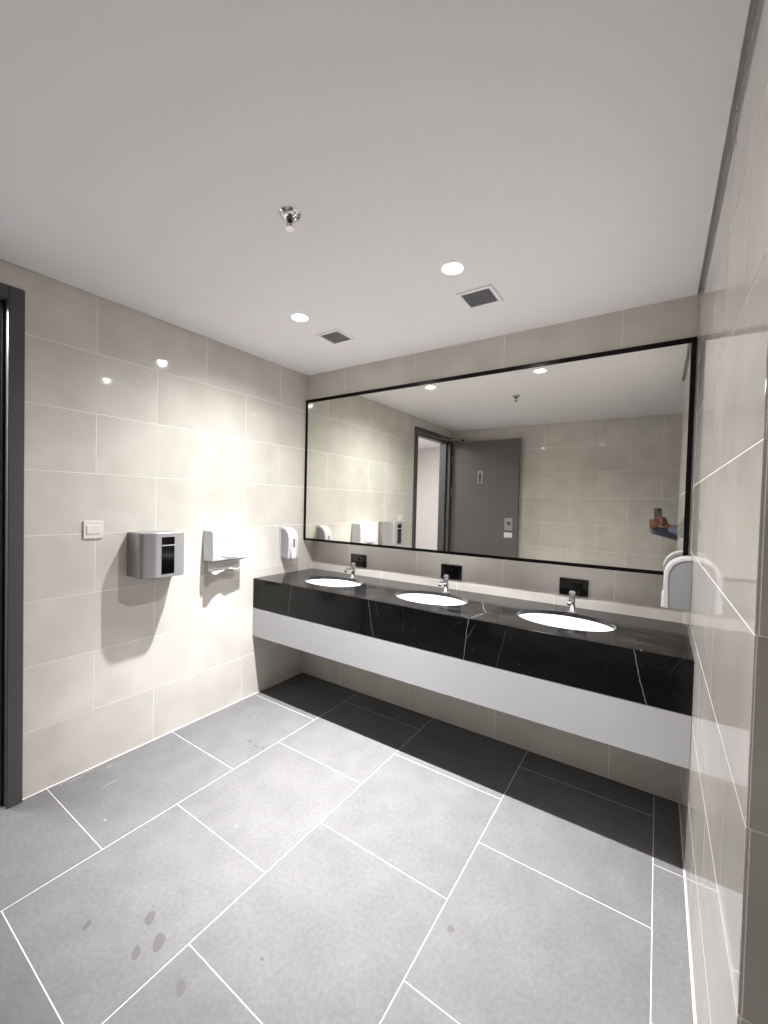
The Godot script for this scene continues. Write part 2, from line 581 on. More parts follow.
func build_floor() -> void:
	var f := setting("floor", "grey stone-look floor tiles with pale joints", "floor")
	var st := mb()
	box(st, Vector3(-1.6, -0.12, -0.12), Vector3(XP + 0.1, -0.0006, 4.6))
	obj("grout_bed", st, mat.floor_grout, f)
	var g := 0.0013
	var marks := [
		[1.009, 1.791, 0.026, 0.018, 0.6], [1.107, 1.813, 0.034, 0.02, 0.5], [1.082, 1.869, 0.024, 0.014, 0.7], [1.279, 1.841, 0.026, 0.014, 0.4], [0.867, 1.918, 0.022, 0.010, 0.8],
		[1.407, 1.661, 0.008, 0.006, 0.0], [1.84, 1.249, 0.016, 0.012, 0.2], [0.022, 1.326, 0.012, 0.007, 0.0], [0.234, 0.784, 0.013, 0.009, 0.0], [0.284, 0.762, 0.012, 0.008, 0.4],
		[0.367, 0.76, 0.014, 0.008, 0.0], [0.411, 0.742, 0.010, 0.008, 0.0], [0.45, 0.953, 0.015, 0.010, 0.2], [0.516, 0.965, 0.017, 0.009, 0.0], [0.563, 0.954, 0.016, 0.009, 0.3]]
	var scuffs := [[0.018, 1.70, 0.030, 0.004, 1.4], [0.030, 1.655, 0.034, 0.005, 1.5], [0.022, 1.60, 0.035, 0.004, 1.62], [0.06, 1.52, 0.02, 0.004, 1.3], [0.911, 1.387, 0.007, 0.005, 0.3], [0.20, 1.58, 0.05, 0.003, 1.5], [0.431, 1.69, 0.012, 0.004, 0.2]]
	for col in 7:
		var x0 := -0.013 + 0.6 * col
		var x1 := x0 + 0.6
		for row in range(-1, 6):
			var z0 := (0.567 if col % 2 == 0 else 0.865) - 0.6 + 0.5985 * row
			var z1 := z0 + 0.5985
			var a0 := maxf(x0, 0.0 if true else 0.0)
			var a1 := minf(x1, XP)
			var b0 := maxf(z0, ZU)
			var b1 := minf(z1, ZR)
			if a0 > W - 0.02 and b1 < ZE:
				continue
			if a1 - a0 < 0.02 or b1 - b0 < 0.02:
				continue
			var c := Vector3((a0 + a1) / 2, 0, (b0 + b1) / 2)
			var t := tile(f, "floor_tile", c, Vector3.UP, a1 - a0 - 2 * g, b1 - b0 - 2 * g, Vector3.FORWARD)
			for list in [marks, scuffs]:
				for m in list:
					if m[0] > a0 + g and m[0] < a1 - g and m[1] > b0 + g and m[1] < b1 - g:
						mark(t, Vector3(m[0], 0, m[1]), m[2], m[3], m[4], list == scuffs)
	# corridor floor and the joint sealant along the walls
	st = mb()
	box(st, Vector3(-1.5, -0.003, 0.7), Vector3(-0.002, 0.0, 4.5))
	obj("corridor_floor", st, mat.floor_tile1, f)
	st = mb()
	box(st, Vector3(W - 0.0035, -0.002, ZU), Vector3(W, 0.002, ZE), 0.0015)
	obj("sealant", st, mat.sealant, f)
	st = mb()
	box(st, Vector3(0, -0.002, ZU), Vector3(0.005, 0.002, 1.856), 0.0015)
	obj("sealant", st, mat.sealant, f)

# a wet spot or a scuff: a thin film with an irregular rim
func mark(t: MeshInstance3D, c: Vector3, ra: float, rb: float, turn: float, pale: bool) -> void:
	var st := mb()
	var n := 28
	var ph := rng.randf() * TAU
	var rim := []
	for i in n:
		var a := TAU * i / n
		var k := 0.86 + 0.08 * sin(2 * a + ph) + 0.05 * sin(3 * a + ph * 2) + rng.randf_range(-0.02, 0.02)
		var q := Vector2(cos(a) * ra, sin(a) * rb).rotated(turn) * k
		rim.append(Vector3(q.x, 0, q.y))
	var up := Vector3(0, 0.0003, 0)
	st.set_smooth_group(-1)
	for i in n:
		var j := (i + 1) % n
		tri(st, up, rim[i] * 0.94 + up, rim[j] * 0.94 + up, Vector3.UP)
		quad(st, rim[i], rim[j], rim[j] * 0.94 + up, rim[i] * 0.94 + up, rim[i] + up)
	var o := obj("scuff" if pale else "wet_spot", st, mat.scuff if pale else mat.stain, t)
	o.transform = t.transform.affine_inverse() * Transform3D(Basis(), c)

func build_door() -> void:
	# frame round the doorway
	var f := setting("trim_1", "dark grey metal door frame set in the tiled wall", "door frame")
	var z0 := 1.856
	var z1 := 2.85
	var t := 0.055
	var top := 2.28
	for side in 2:
		var st := mb()
		var a: float = [z0, z1][side]
		var s: float = [1.0, -1.0][side]
		box(st, Vector3(-0.125, 0, minf(a, a + s * t)), Vector3(0.022, top, maxf(a, a + s * t)), 0.003)
		box(st, Vector3(-0.13, 0, minf(a + s * t, a + s * (t + 0.016))), Vector3(-0.035, top - t, maxf(a + s * t, a + s * (t + 0.016))), 0.002)
		var j := obj("jamb", st, mat.frame_grey, f)
		st = mb()
		box(st, Vector3(-0.034, 0, minf(a + s * t, a + s * (t + 0.010))), Vector3(-0.022, top - t, maxf(a + s * t, a + s * (t + 0.010))), 0.002)
		obj("seal", st, mat.seal, j)
	var st2 := mb()
	box(st2, Vector3(-0.125, top - t, z0 + t), Vector3(0.022, top, z1 - t), 0.003)
	box(st2, Vector3(-0.13, top - t - 0.016, z0 + t), Vector3(-0.035, top - t, z1 - t), 0.002)
	obj("head", st2, mat.frame_grey, f)
	# leaf, opened against the wall behind
	var d := setting("door_1", "dark grey door standing open against the rear wall, with restroom sign and lock plate", "door")
	var zf := 2.838
	var st := mb()
	box(st, Vector3(0.034, 0.008, zf), Vector3(0.925, 2.222, zf + 0.042), 0.002)
	obj("leaf", st, mat.door_grey, d)
	st = mb()
	box(st, Vector3(0.393, 1.672, zf - 0.004), Vector3(0.465, 1.835, zf + 0.001), 0.001)
	var sign := obj("sign_plate", st, mat.steel, d)
	st = mb()   # figure of a man
	lathe(st, [[Vector2(0.0001, -0.001), Vector2(0.0075, -0.001)], [Vector2(0.0075, -0.001), Vector2(0.0075, 0.001)], [Vector2(0.0075, 0.001), Vector2(0.0001, 0.001)]], Transform3D(Basis(Vector3.RIGHT, PI / 2), Vector3(0.429, 1.802, zf - 0.005)), 16)
	box(st, Vector3(0.417, 1.742, zf - 0.006), Vector3(0.441, 1.792, zf - 0.004), 0.001)
	box(st, Vector3(0.418, 1.69, zf - 0.006), Vector3(0.428, 1.742, zf - 0.004), 0.001)
	box(st, Vector3(0.430, 1.69, zf - 0.006), Vector3(0.440, 1.742, zf - 0.004), 0.001)
	obj("figure", st, mat.dark_slot, sign)
	st = mb()
	box(st, Vector3(0.765, 1.085, zf - 0.005), Vector3(0.865, 1.238, zf + 0.001), 0.0015)
	var lock := obj("lock_plate", st, mat.steel, d)
	st = mb()
	var tr := Transform3D(Basis(Vector3.RIGHT, -PI / 2), Vector3(0.815, 1.175, zf - 0.005))
	lathe(st, [[Vector2(0.02, 0), Vector2(0.02, 0.014), Vector2(0.017, 0.018)], [Vector2(0.017, 0.018), Vector2(0.0, 0.018)]], tr, 24)
	obj("keyhole_rose", st, mat.dark_chrome, lock)
	st = mb()
	box(st, Vector3(0.763, 0.995, zf - 0.006), Vector3(0.865, 1.058, zf + 0.001), 0.0015)
	obj("push_plate", st, mat.white_plastic, d)
	for y in [0.25, 1.56, 2.0]:
		st = mb()
		tube(st, [Vector3(0.03, y - 0.05, zf - 0.004), Vector3(0.03, y + 0.05, zf - 0.004)], [0.007, 0.007])
		obj("hinge", st, mat.steel, d)
	# closer arm at the head of the frame
	st = mb()
	tube(st, [Vector3(0.05, 2.232, 2.66), Vector3(0.17, 2.238, 2.80)], [0.008, 0.008])
	tube(st, [Vector3(0.02, 2.232, 2.50), Vector3(0.05, 2.232, 2.66)], [0.008, 0.008])
	obj("closer_arm", st, mat.steel, d)
	st = mb()
	box(st, Vector3(0.06, 2.226, 2.80), Vector3(0.20, 2.25, zf + 0.001), 0.004)
	obj("closer_body", st, mat.dark_chrome, d)

# ================= lamps

func downlight(x: float, z: float, label: String) -> void:
	var t := thing("ceiling_downlight", label, "downlight", "recessed downlights", Vector3(x, H, z))
	var st := mb()
	lathe(st, [[Vector2(0.041, -0.001), Vector2(0.0495, -0.001)], [Vector2(0.0495, -0.001), Vector2(0.052, 0.0)]], Transform3D(), 40)
	lathe(st, [[Vector2(0.041, 0.001), Vector2(0.041, -0.001)]], Transform3D(), 40)
	obj("trim_ring", st, mat.ceiling, t)
	st = mb()
	lathe(st, [[Vector2(0.029, 0.012), Vector2(0.036, 0.006), Vector2(0.041, 0.0)]], Transform3D(), 40)
	obj("reflector", st, mat.white_plastic, t)
	st = mb()
	lathe(st, [[Vector2(0.0, -0.003), Vector2(0.015, -0.002), Vector2(0.024, 0.001), Vector2(0.028, 0.004)], [Vector2(0.028, 0.004), Vector2(0.028, 0.02)], [Vector2(0.028, 0.02), Vector2(0.0, 0.02)]], Transform3D(), 40)
	obj("lamp_lens", st, mat.lens, t)
	# the fitting throws a narrow beam and a weaker wide spill
	for part in [["beam_light", 8.2, 36.0], ["spill_light", 1.95, 79.0]]:
		var l := SpotLight3D.new()
		l.name = part[0]
		l.light_color = Color(1.0, 0.99, 0.997)
		l.light_energy = part[1]
		l.light_size = 0.022
		l.spot_range = 8.0
		l.spot_attenuation = 2.0
		l.spot_angle = part[2]
		l.spot_angle_attenuation = 1.0
		l.shadow_enabled = true
		t.add_child(l)
		l.position = Vector3(0, -0.008, 0)
		l.rotation.x = -PI / 2

func corridor_lamp() -> void:
	var t := thing("corridor_ceiling_lamp", "flat square glowing lamp on the corridor ceiling outside the door", "ceiling lamp", "", Vector3(-0.85, H + 0.0299, 2.4))
	var st := mb()
	box(st, Vector3(-0.31, -0.04, -0.31), Vector3(0.31, 0, 0.31), 0.004)
	obj("housing", st, mat.ceiling, t)
	st = mb()
	box(st, Vector3(-0.29, -0.044, -0.29), Vector3(0.29, -0.0401, 0.29), 0.001)
	obj("lamp_panel", st, mat.panel, t)
	var l := AreaLight3D.new()
	l.name = "panel_light"
	l.light_color = Color(0.97, 0.97, 1.0)
	l.light_energy = 3.4
	l.area_size = Vector2(0.58, 0.58)
	l.area_range = 8.0
	l.shadow_enabled = true
	t.add_child(l)
	l.position = Vector3(0, -0.05, 0)
	l.rotation.x = -PI / 2

# ================= counter and mirror

func build_counter() -> void:
	var t := thing("vanity_counter", "long black marble counter with white fascia below, fixed between two tiled walls", "counter")
	var c := CSGCombiner3D.new()
	c.name = "countertop"
	t.add_child(c)
	csg_box(c, Vector3(0.001, CT - 0.02, 0.0005), Vector3(W - 0.001, CT, D - 0.0185))
	for i in 3:
		var h := CSGCylinder3D.new()
		h.radius = 1.0
		h.height = 0.2
		h.sides = 72
		h.scale = Vector3(basin_rx(), 1, basin_rz())
		h.position = basin_at(i)
		h.operation = CSGShape3D.OPERATION_SUBTRACTION
		c.add_child(h, true)
	c.material_override = mat.marble_top
	var xs := [0.001, 1.238, W - 0.001]
	for i in 2:
		var st := mb()
		box(st, Vector3(xs[i] + (0.0006 if i else 0.0), CB, D - 0.018), Vector3(xs[i + 1] - (0.0 if i else 0.0006), CT, D), 0.0015)
		obj("apron_panel", st, mat.marble_front, t)
	for i in 2:
		var st := mb()
		box(st, Vector3(xs[i] + (0.0002 if i else 0.0), FB, D - 0.019), Vector3(xs[i + 1] - (0.0 if i else 0.0002), CB - 0.002, D - 0.001), 0.0003)
		obj("fascia_panel", st, mat.fascia, t)
	var st := mb()
	box(st, Vector3(0.001, FB + 0.005, ZU + 0.001), Vector3(W - 0.001, FB + 0.021, D - 0.0195))
	obj("base_board", st, mat.fascia, t)

func basin_rx() -> float: return 0.226
func basin_rz() -> float: return 0.158
func basin_at(i: int) -> Vector3: return Vector3([0.494, 1.252, 1.990][i], CT, 0.308)

const WHICH := ["nearest the hand dryer wall", "in the middle of the counter", "farthest from the hand dryer wall"]

func basin(i: int) -> void:
	var t := thing("wash_basin", "white oval undermount basin " + WHICH[i], "basin", "basins in the counter", basin_at(i))
	var st := mb()
	var rx := basin_rx()
	var sc := Vector3(rx, 1, basin_rz())
	var y := -0.0205
	lathe(st, [[Vector2(1.08, y - 0.012), Vector2(1.08, y)], [Vector2(1.08, y), Vector2(0.985, y)],
		[Vector2(0.985, y), Vector2(0.975, y - 0.012), Vector2(0.94, y - 0.05), Vector2(0.84, y - 0.09), Vector2(0.62, y - 0.12), Vector2(0.35, y - 0.133), Vector2(0.16, y - 0.137)], [Vector2(0.16, y - 0.137), Vector2(0.0, y - 0.137)]], Transform3D(), 56, sc)
	lathe(st, [[Vector2(0.0, y - 0.15), Vector2(0.4, y - 0.147), Vector2(0.72, y - 0.13), Vector2(0.9, y - 0.10), Vector2(1.0, y - 0.05), Vector2(1.02, y - 0.012)], [Vector2(1.02, y - 0.012), Vector2(1.08, y - 0.012)]], Transform3D(), 56, sc, 9)
	obj("bowl", st, mat.ceramic, t)
	st = mb()
	lathe(st, [[Vector2(0.026, 0), Vector2(0.026, 0.003), Vector2(0.022, 0.005)], [Vector2(0.022, 0.005), Vector2(0.010, 0.003), Vector2(0.0, 0.003)]], Transform3D(Basis(), Vector3(0, y - 0.1365, 0)), 28)
	obj("drain_fitting", st, mat.chrome, t)

func faucet(i: int) -> void:
	var x: float = [0.530, 1.268, 1.996][i]
	var t := thing("faucet", "small chrome push tap with short spout behind the basin " + WHICH[i], "faucet", "taps on the counter", Vector3(x, CT, 0.125))
	var st := mb()
	lathe(st, [[Vector2(0.024, 0), Vector2(0.024, 0.005), Vector2(0.021, 0.008)], [Vector2(0.021, 0.008), Vector2(0.0165, 0.009)], [Vector2(0.0165, 0.009), Vector2(0.0155, 0.05), Vector2(0.0160, 0.084)], [Vector2(0.0160, 0.084), Vector2(0.011, 0.086)]], Transform3D(), 28)
	obj("body", st, mat.chrome, t)
	st = mb()
	tube(st, [Vector3(0, 0.066, 0.008), Vector3(0, 0.074, 0.05), Vector3(0, 0.075, 0.080), Vector3(0, 0.066, 0.090)], [0.0115, 0.0100, 0.0092, 0.0088], 16)
	var sp := obj("spout", st, mat.chrome, t)
	st = mb()
	lathe(st, [[Vector2(0.008, -0.008), Vector2(0.0095, -0.008)], [Vector2(0.0095, -0.008), Vector2(0.0095, 0.004)]], Transform3D(Basis(), Vector3(0, 0.062, 0.090)), 16)
	obj("aerator", st, mat.dark_chrome, sp)
	st = mb()
	lathe(st, [[Vector2(0.012, 0.083), Vector2(0.012, 0.092)], [Vector2(0.012, 0.092), Vector2(0.0155, 0.093)], [Vector2(0.0155, 0.093), Vector2(0.0165, 0.100), Vector2(0.0155, 0.110), Vector2(0.010, 0.114), Vector2(0.0, 0.115)]], Transform3D(), 28)
	obj("push_button", st, mat.chrome, t)

func wall_plate(i: int) -> void:
	var x: float = [0.483, 1.2455, 1.983][i]
	var t := thing("sensor_plate", "glossy black rectangular wall plate behind the tap " + WHICH[i], "wall plate", "black plates on the mirror wall", Vector3(x, 0.946, 0))
	var st := mb()
	box(st, Vector3(-0.0735, -0.047, 0), Vector3(0.0735, 0.047, 0.009), 0.002)
	obj("cover", st, mat.black_gloss, t)
	st = mb()
	lathe(st, [[Vector2(0.011, 0), Vector2(0.011, 0.002), Vector2(0.009, 0.003)], [Vector2(0.009, 0.003), Vector2(0.0, 0.003)]], Transform3D(Basis(Vector3.RIGHT, PI / 2), Vector3(0.004, 0.014, 0.0088)), 20)
	obj("sensor_eye", st, mat.dark_slot, t)

func build_mirror() -> void:
	var t := thing("wall_mirror", "wide rectangular mirror in a thin black frame above the counter", "mirror")
	var x0 := 0.002
	var x1 := W - 0.006
	var e := 0.021
	for r in [[x0, x0 + e, MB, MT], [x1 - e, x1, MB, MT], [x0 + e, x1 - e, MT - 0.024, MT], [x0 + e, x1 - e, MB, MB + 0.018]]:
		var st := mb()
		box(st, Vector3(r[0], r[2], ZB - 0.004), Vector3(r[1], r[3], ZM), 0.0012)
		obj("frame_rail", st, mat.frame_black, t)
	var st := mb()
	box(st, Vector3(x0 + e - 0.002, MB + 0.016, ZB + 0.0005), Vector3(x1 - e + 0.002, MT - 0.022, ZM - 0.004))
	obj("mirror_glass", st, mat.mirror, t)

# ================= things on the walls

func rounded(corners: Array, r: Array, n := 8) -> PackedVector2Array:
	var out := PackedVector2Array()
	for i in corners.size():
		var p: Vector2 = corners[i]
		var a: Vector2 = (corners[(i - 1 + corners.size()) % corners.size()] - p).normalized()
		var b: Vector2 = (corners[(i + 1) % corners.size()] - p).normalized()
		if r[i] <= 0:
			out.append(p)
			continue
		var half := acos(clampf(a.dot(b), -1, 1)) / 2
		var d: float = r[i] / tan(half)
		var c: Vector2 = p + (a + b).normalized() * (r[i] / sin(half))
		var s := (p + a * d - c).angle()
		var e := (p + b * d - c).angle()
		var sweep := wrapf(e - s, -PI, PI)
		for k in n + 1:
			out.append(c + Vector2.from_angle(s + sweep * k / n) * r[i])
	return out

func hand_dryer() -> void:
	var t := thing("hand_dryer", "satin steel hand dryer with black window strip fixed on the tiled wall", "hand dryer", "", Vector3(0, 0.961, 1.42))
	# plan in (x, -z): wall side at x = 0
	var plan := rounded([Vector2(0.0, 0.0), Vector2(0.138, 0.0), Vector2(0.1745, 0.070), Vector2(0.1735, 0.222), Vector2(0.095, 0.246), Vector2(0.0, 0.254)], [0.0, 0.045, 0.08, 0.032, 0.03, 0.0], 10)
	var up := Transform3D(Basis(Vector3(1, 0, 0), Vector3(0, 0, -1), Vector3(0, 1, 0)), Vector3.ZERO)
	var st := mb()
	extrude(st, plan, up, 0.239, 0.003)
	obj("casing", st, mat.satin_metal, t)
	# black strip on the front
	var f0 := Vector3(0.1745, 0, -0.092)
	var f1 := Vector3(0.1740, 0, -0.162)
	var along := (f1 - f0).normalized()
	var out := Vector3(-along.z, 0, along.x)
	if out.x < 0:
		out = -out
	var b := Basis(along, Vector3.UP, along.cross(Vector3.UP))
	var len := f0.distance_to(f1)
	for r in [[0.018, 0.168], [0.174, 0.216]]:
		st = mb()
		box(st, Vector3(0, r[0], -0.004), Vector3(len, r[1], 0.0015), 0.0008)
		var o := obj("window_strip", st, mat.black_gloss, t)
		o.transform = Transform3D(b, f0)
	st = mb()
	box(st, Vector3(0, 0.168, -0.004), Vector3(len, 0.174, 0.0025), 0.0008)
	var bar := obj("window_bar", st, mat.grey_plastic, t)
	bar.transform = Transform3D(b, f0)
	st = mb()
	box(st, Vector3(0.05, -0.008, -0.18), Vector3(0.14, 0.004, -0.06), 0.003)
	obj("air_outlet", st, mat.dark_slot, t)

func towel_dispenser() -> void:
	var t := thing("towel_dispenser", "white plastic paper towel dispenser on the tiled wall between hand dryer and soap dispenser", "dispenser", "", Vector3(0, 1.0, 0.98))
	var side := Transform3D(Basis(Vector3(1, 0, 0), Vector3(0, 1, 0), Vector3(0, 0, 1)), Vector3(0, 0, -0.252))
	var prof := rounded([Vector2(0, 0.0), Vector2(0.104, 0.004), Vector2(0.112, 0.06), Vector2(0.104, 0.192), Vector2(0, 0.192)], [0.0, 0.006, 0.05, 0.014, 0.0], 8)
	var st := mb()
	extrude(st, prof, side, 0.252, 0.004)
	obj("casing", st, mat.white_plastic, t)
	# raised shield on the cover
	st = mb()
	var pts := []
	var rad := []
	for k in 33:
		var a := PI * k / 32.0
		var z := -0.126 + 0.117 * cos(a)
		var y := 0.186 - 0.165 * pow(sin(a), 0.55)
		var x := 0.1075 + 0.003 * (1.0 - pow((y - 0.07) / 0.12, 2.0))
		pts.append(Vector3(x - 0.001, y, z))
		rad.append(0.0016)
	tube(st, pts, rad, 8)
	obj("cover_ridge", st, mat.white_plastic, t)
	st = mb()
	box(st, Vector3(0.106, 0.067, -0.121), Vector3(0.1106, 0.122, -0.113), 0.0015)
	obj("level_slot", st, mat.vent_box, t)
	st = mb()
	box(st, Vector3(0.02, -0.003, -0.235), Vector3(0.095, 0.002, -0.017), 0.001)
	obj("outlet_lip", st, mat.grey_plastic, t)

func paper_towel() -> void:
	var t := thing("paper_towel", "folded white paper towel hanging out of the towel dispenser", "paper towel", "", Vector3(0, 0.998, 0.965))
	var st := mb()
	st.set_smooth_group(1)
	var cols := 22
	var rows := 10
	var grid := []
	for i in cols + 1:
		var s := float(i) / cols
		# depth of the hanging fold and how far its lip flares out, along the width
		var drop := 0.046 + 0.014 * (1.0 - s) - 0.010 * exp(-pow((s - 0.55) / 0.12, 2.0)) + 0.004 * sin(s * 17.0)
		var lip := 0.026 - 0.018 * exp(-pow((s - 0.50) / 0.10, 2.0)) - 0.010 * s + 0.004 * sin(s * 11.0 + 1.0)
		var line := []
		for j in rows + 1:
			var v := float(j) / rows
			var x := 0.0
			var y := 0.0
			if v < 0.6:
				x = 0.030 + 0.010 * v / 0.6 + 0.003 * sin(s * 14.0) * v
				y = -drop * v / 0.6
			else:
				var q := (v - 0.6) / 0.4
				x = 0.040 + 0.003 * sin(s * 14.0) * v + (lip + 0.022) * q
				y = -drop - 0.014 * q + 0.004 * sin(q * PI)
			line.append(Vector3(x, y, -0.212 * s))
		grid.append(line)
	var th := Vector3(-0.0012, -0.0008, 0)
	for i in cols:
		for j in rows:
			var a: Vector3 = grid[i][j]
			var b: Vector3 = grid[i + 1][j]
			var c: Vector3 = grid[i + 1][j + 1]
			var d: Vector3 = grid[i][j + 1]
			st.set_smooth_group(1)
			quad(st, a, b, c, d, Vector3(1, 0.4, 0))
			st.set_smooth_group(2)
			quad(st, a + th, b + th, c + th, d + th, Vector3(-1, -0.4, 0))
			st.set_smooth_group(-1)
			if i == 0:
				quad(st, a, d, d + th, a + th, Vector3(0, 0, 1))
			if i == cols - 1:
				quad(st, b, c, c + th, b + th, Vector3(0, 0, -1))
			if j == rows - 1:
				quad(st, d, c, c + th, d + th, Vector3(0.5, -1, 0))
	obj("sheet", st, mat.paper, t)

func soap_dispenser(at: Vector3, s: float, label: String) -> void:
	var t := thing("soap_dispenser", label, "soap dispenser", "soap dispensers at the counter ends", Vector3(at.x, 0.957, at.z))
	t.rotation.y = 0.0 if s > 0 else PI
	# side profile: depth from the wall, height
	var prof := PackedVector2Array([Vector2(0, 0), Vector2(0.092, 0.0), Vector2(0.098, 0.005)])
	for k in 15:
		var a := PI / 2 * k / 14.0
		prof.append(Vector2(0.100 * pow(cos(a), 0.85), 0.125 + 0.106 * pow(sin(a), 0.85)))
	var inner := PackedVector2Array([Vector2(0.0, 0.002), Vector2(0.078, 0.002)])
	for k in 15:
		var a := PI / 2 * k / 14.0
		inner.append(Vector2(0.083 * pow(cos(a), 0.85), 0.125 + 0.090 * pow(sin(a), 0.85)))
	var side := Transform3D(Basis(), Vector3(0, 0, -0.0395))
	var st := mb()
	extrude(st, inner, side, 0.079, 0.002)
	obj("tank", st, mat.grey_plastic, t)
	# white shell: a band that follows the outer profile
	var band := PackedVector2Array()
	for i in range(1, prof.size()):
		band.append(prof[i])
	var back := PackedVector2Array()
	for i in range(1, inner.size()):
		back.append(inner[i])
	back.reverse()
	band.append_array(back)
	st = mb()
	extrude(st, band, Transform3D(Basis(), Vector3(0, 0, -0.0435)), 0.087, 0.003)
	obj("shell", st, mat.white_plastic, t)
	st = mb()
	box(st, Vector3(0.096, 0.084, -0.0055), Vector3(0.1015, 0.147, 0.0055), 0.001)
	obj("level_window", st, mat.dark_slot, t)
	st = mb()
	box(st, Vector3(0.085, -0.003, -0.021), Vector3(0.1045, 0.070, 0.021), 0.004)
	obj("push_lever", st, mat.white_plastic, t)

func light_switch() -> void:
	var t := thing("light_switch", "small white light switch on the tiled wall between the door frame and hand dryer", "light switch", "", Vector3(0, 1.2185, 1.5815))
	var st := mb()
	box(st, Vector3(0, -0.0445, -0.0435), Vector3(0.009, 0.0445, 0.0435), 0.002)
	obj("face_plate", st, mat.switch_plastic, t)
	st = mb()
	box(st, Vector3(0.004, -0.022, -0.032), Vector3(0.0125, 0.022, 0.032), 0.002)
	obj("rocker", st, mat.switch_plastic, t)

func vent(x: float, z: float, label: String) -> void:
	var t := thing("ceiling_vent", label, "vent", "ceiling vents", Vector3(x, H, z))
	for r in [[-0.088, 0.088, -0.088, -0.068], [-0.088, 0.088, 0.068, 0.088], [-0.088, -0.068, -0.068, 0.068], [0.068, 0.088, -0.068, 0.068]]:
		var st := mb()
		box(st, Vector3(r[0], -0.006, r[2]), Vector3(r[1], 0.0, r[3]), 0.002)
		obj("frame_rail", st, mat.ceiling, t)
	var st := mb()
	box(st, Vector3(-0.0725, 0.05, -0.0725), Vector3(0.0725, 0.06, 0.0725))
	obj("duct_back", st, mat.vent_box, t)
	for i in 12:
		st = mb()
		var q := -0.062 + 0.0113 * i
		box(st, Vector3(-0.068, 0.0, q - 0.0045), Vector3(0.068, 0.004, q + 0.0045), 0.001)
		obj("slat", st, mat.vent_dark, t)

func sprinkler() -> void:
	var t := thing("fire_sprinkler", "chrome pendent fire sprinkler head on the white ceiling", "sprinkler", "", Vector3(1.262, H, 1.472))
	var st := mb()
	lathe(st, [[Vector2(0.012, -0.014), Vector2(0.022, -0.013), Vector2(0.034, -0.006), Vector2(0.038, 0.0)]], Transform3D(), 36)
	obj("escutcheon", st, mat.chrome, t)
	st = mb()
	lathe(st, [[Vector2(0.009, -0.025), Vector2(0.013, -0.023), Vector2(0.0135, -0.012)]], Transform3D(), 6)
	obj("body", st, mat.dark_chrome, t)
	st = mb()
	tube(st, [Vector3(0.011, -0.022, 0), Vector3(0.015, -0.033, 0), Vector3(0.004, -0.047, 0)], [0.0028, 0.0028, 0.003], 8)
	tube(st, [Vector3(-0.011, -0.022, 0), Vector3(-0.015, -0.033, 0), Vector3(-0.004, -0.047, 0)], [0.0028, 0.0028, 0.003], 8)
	obj("frame_arms", st, mat.chrome, t)
	st = mb()
	tube(st, [Vector3(0, -0.023, 0), Vector3(0, -0.046, 0)], [0.003, 0.003], 10)
	obj("glass_bulb", st, mat.dark_chrome, t)
	st = mb()
	lathe(st, [[Vector2(0.0, -0.051), Vector2(0.016, -0.051)], [Vector2(0.016, -0.051), Vector2(0.016, -0.0485)], [Vector2(0.016, -0.0485), Vector2(0.0, -0.0465)]], Transform3D(), 24)
	obj("deflector", st, mat.chrome, t)

func floor_drain() -> void:
	var t := thing("floor_drain", "round dark metal floor drain under the counter by the corner", "drain", "", Vector3(0.112, 0, 0.245))
	var st := mb()
	lathe(st, [[Vector2(0.055, 0.0), Vector2(0.055, 0.003), Vector2(0.050, 0.004)], [Vector2(0.050, 0.004), Vector2(0.040, 0.004)], [Vector2(0.040, 0.004), Vector2(0.038, 0.001)]], Transform3D(), 32)
	obj("rim", st, mat.dark_chrome, t)
	st = mb()
	lathe(st, [[Vector2(0.039, 0.001), Vector2(0.0, 0.0015)]], Transform3D(), 32)
	obj("cover", st, mat.dark_chrome, t)

# ================= the person holding the phone

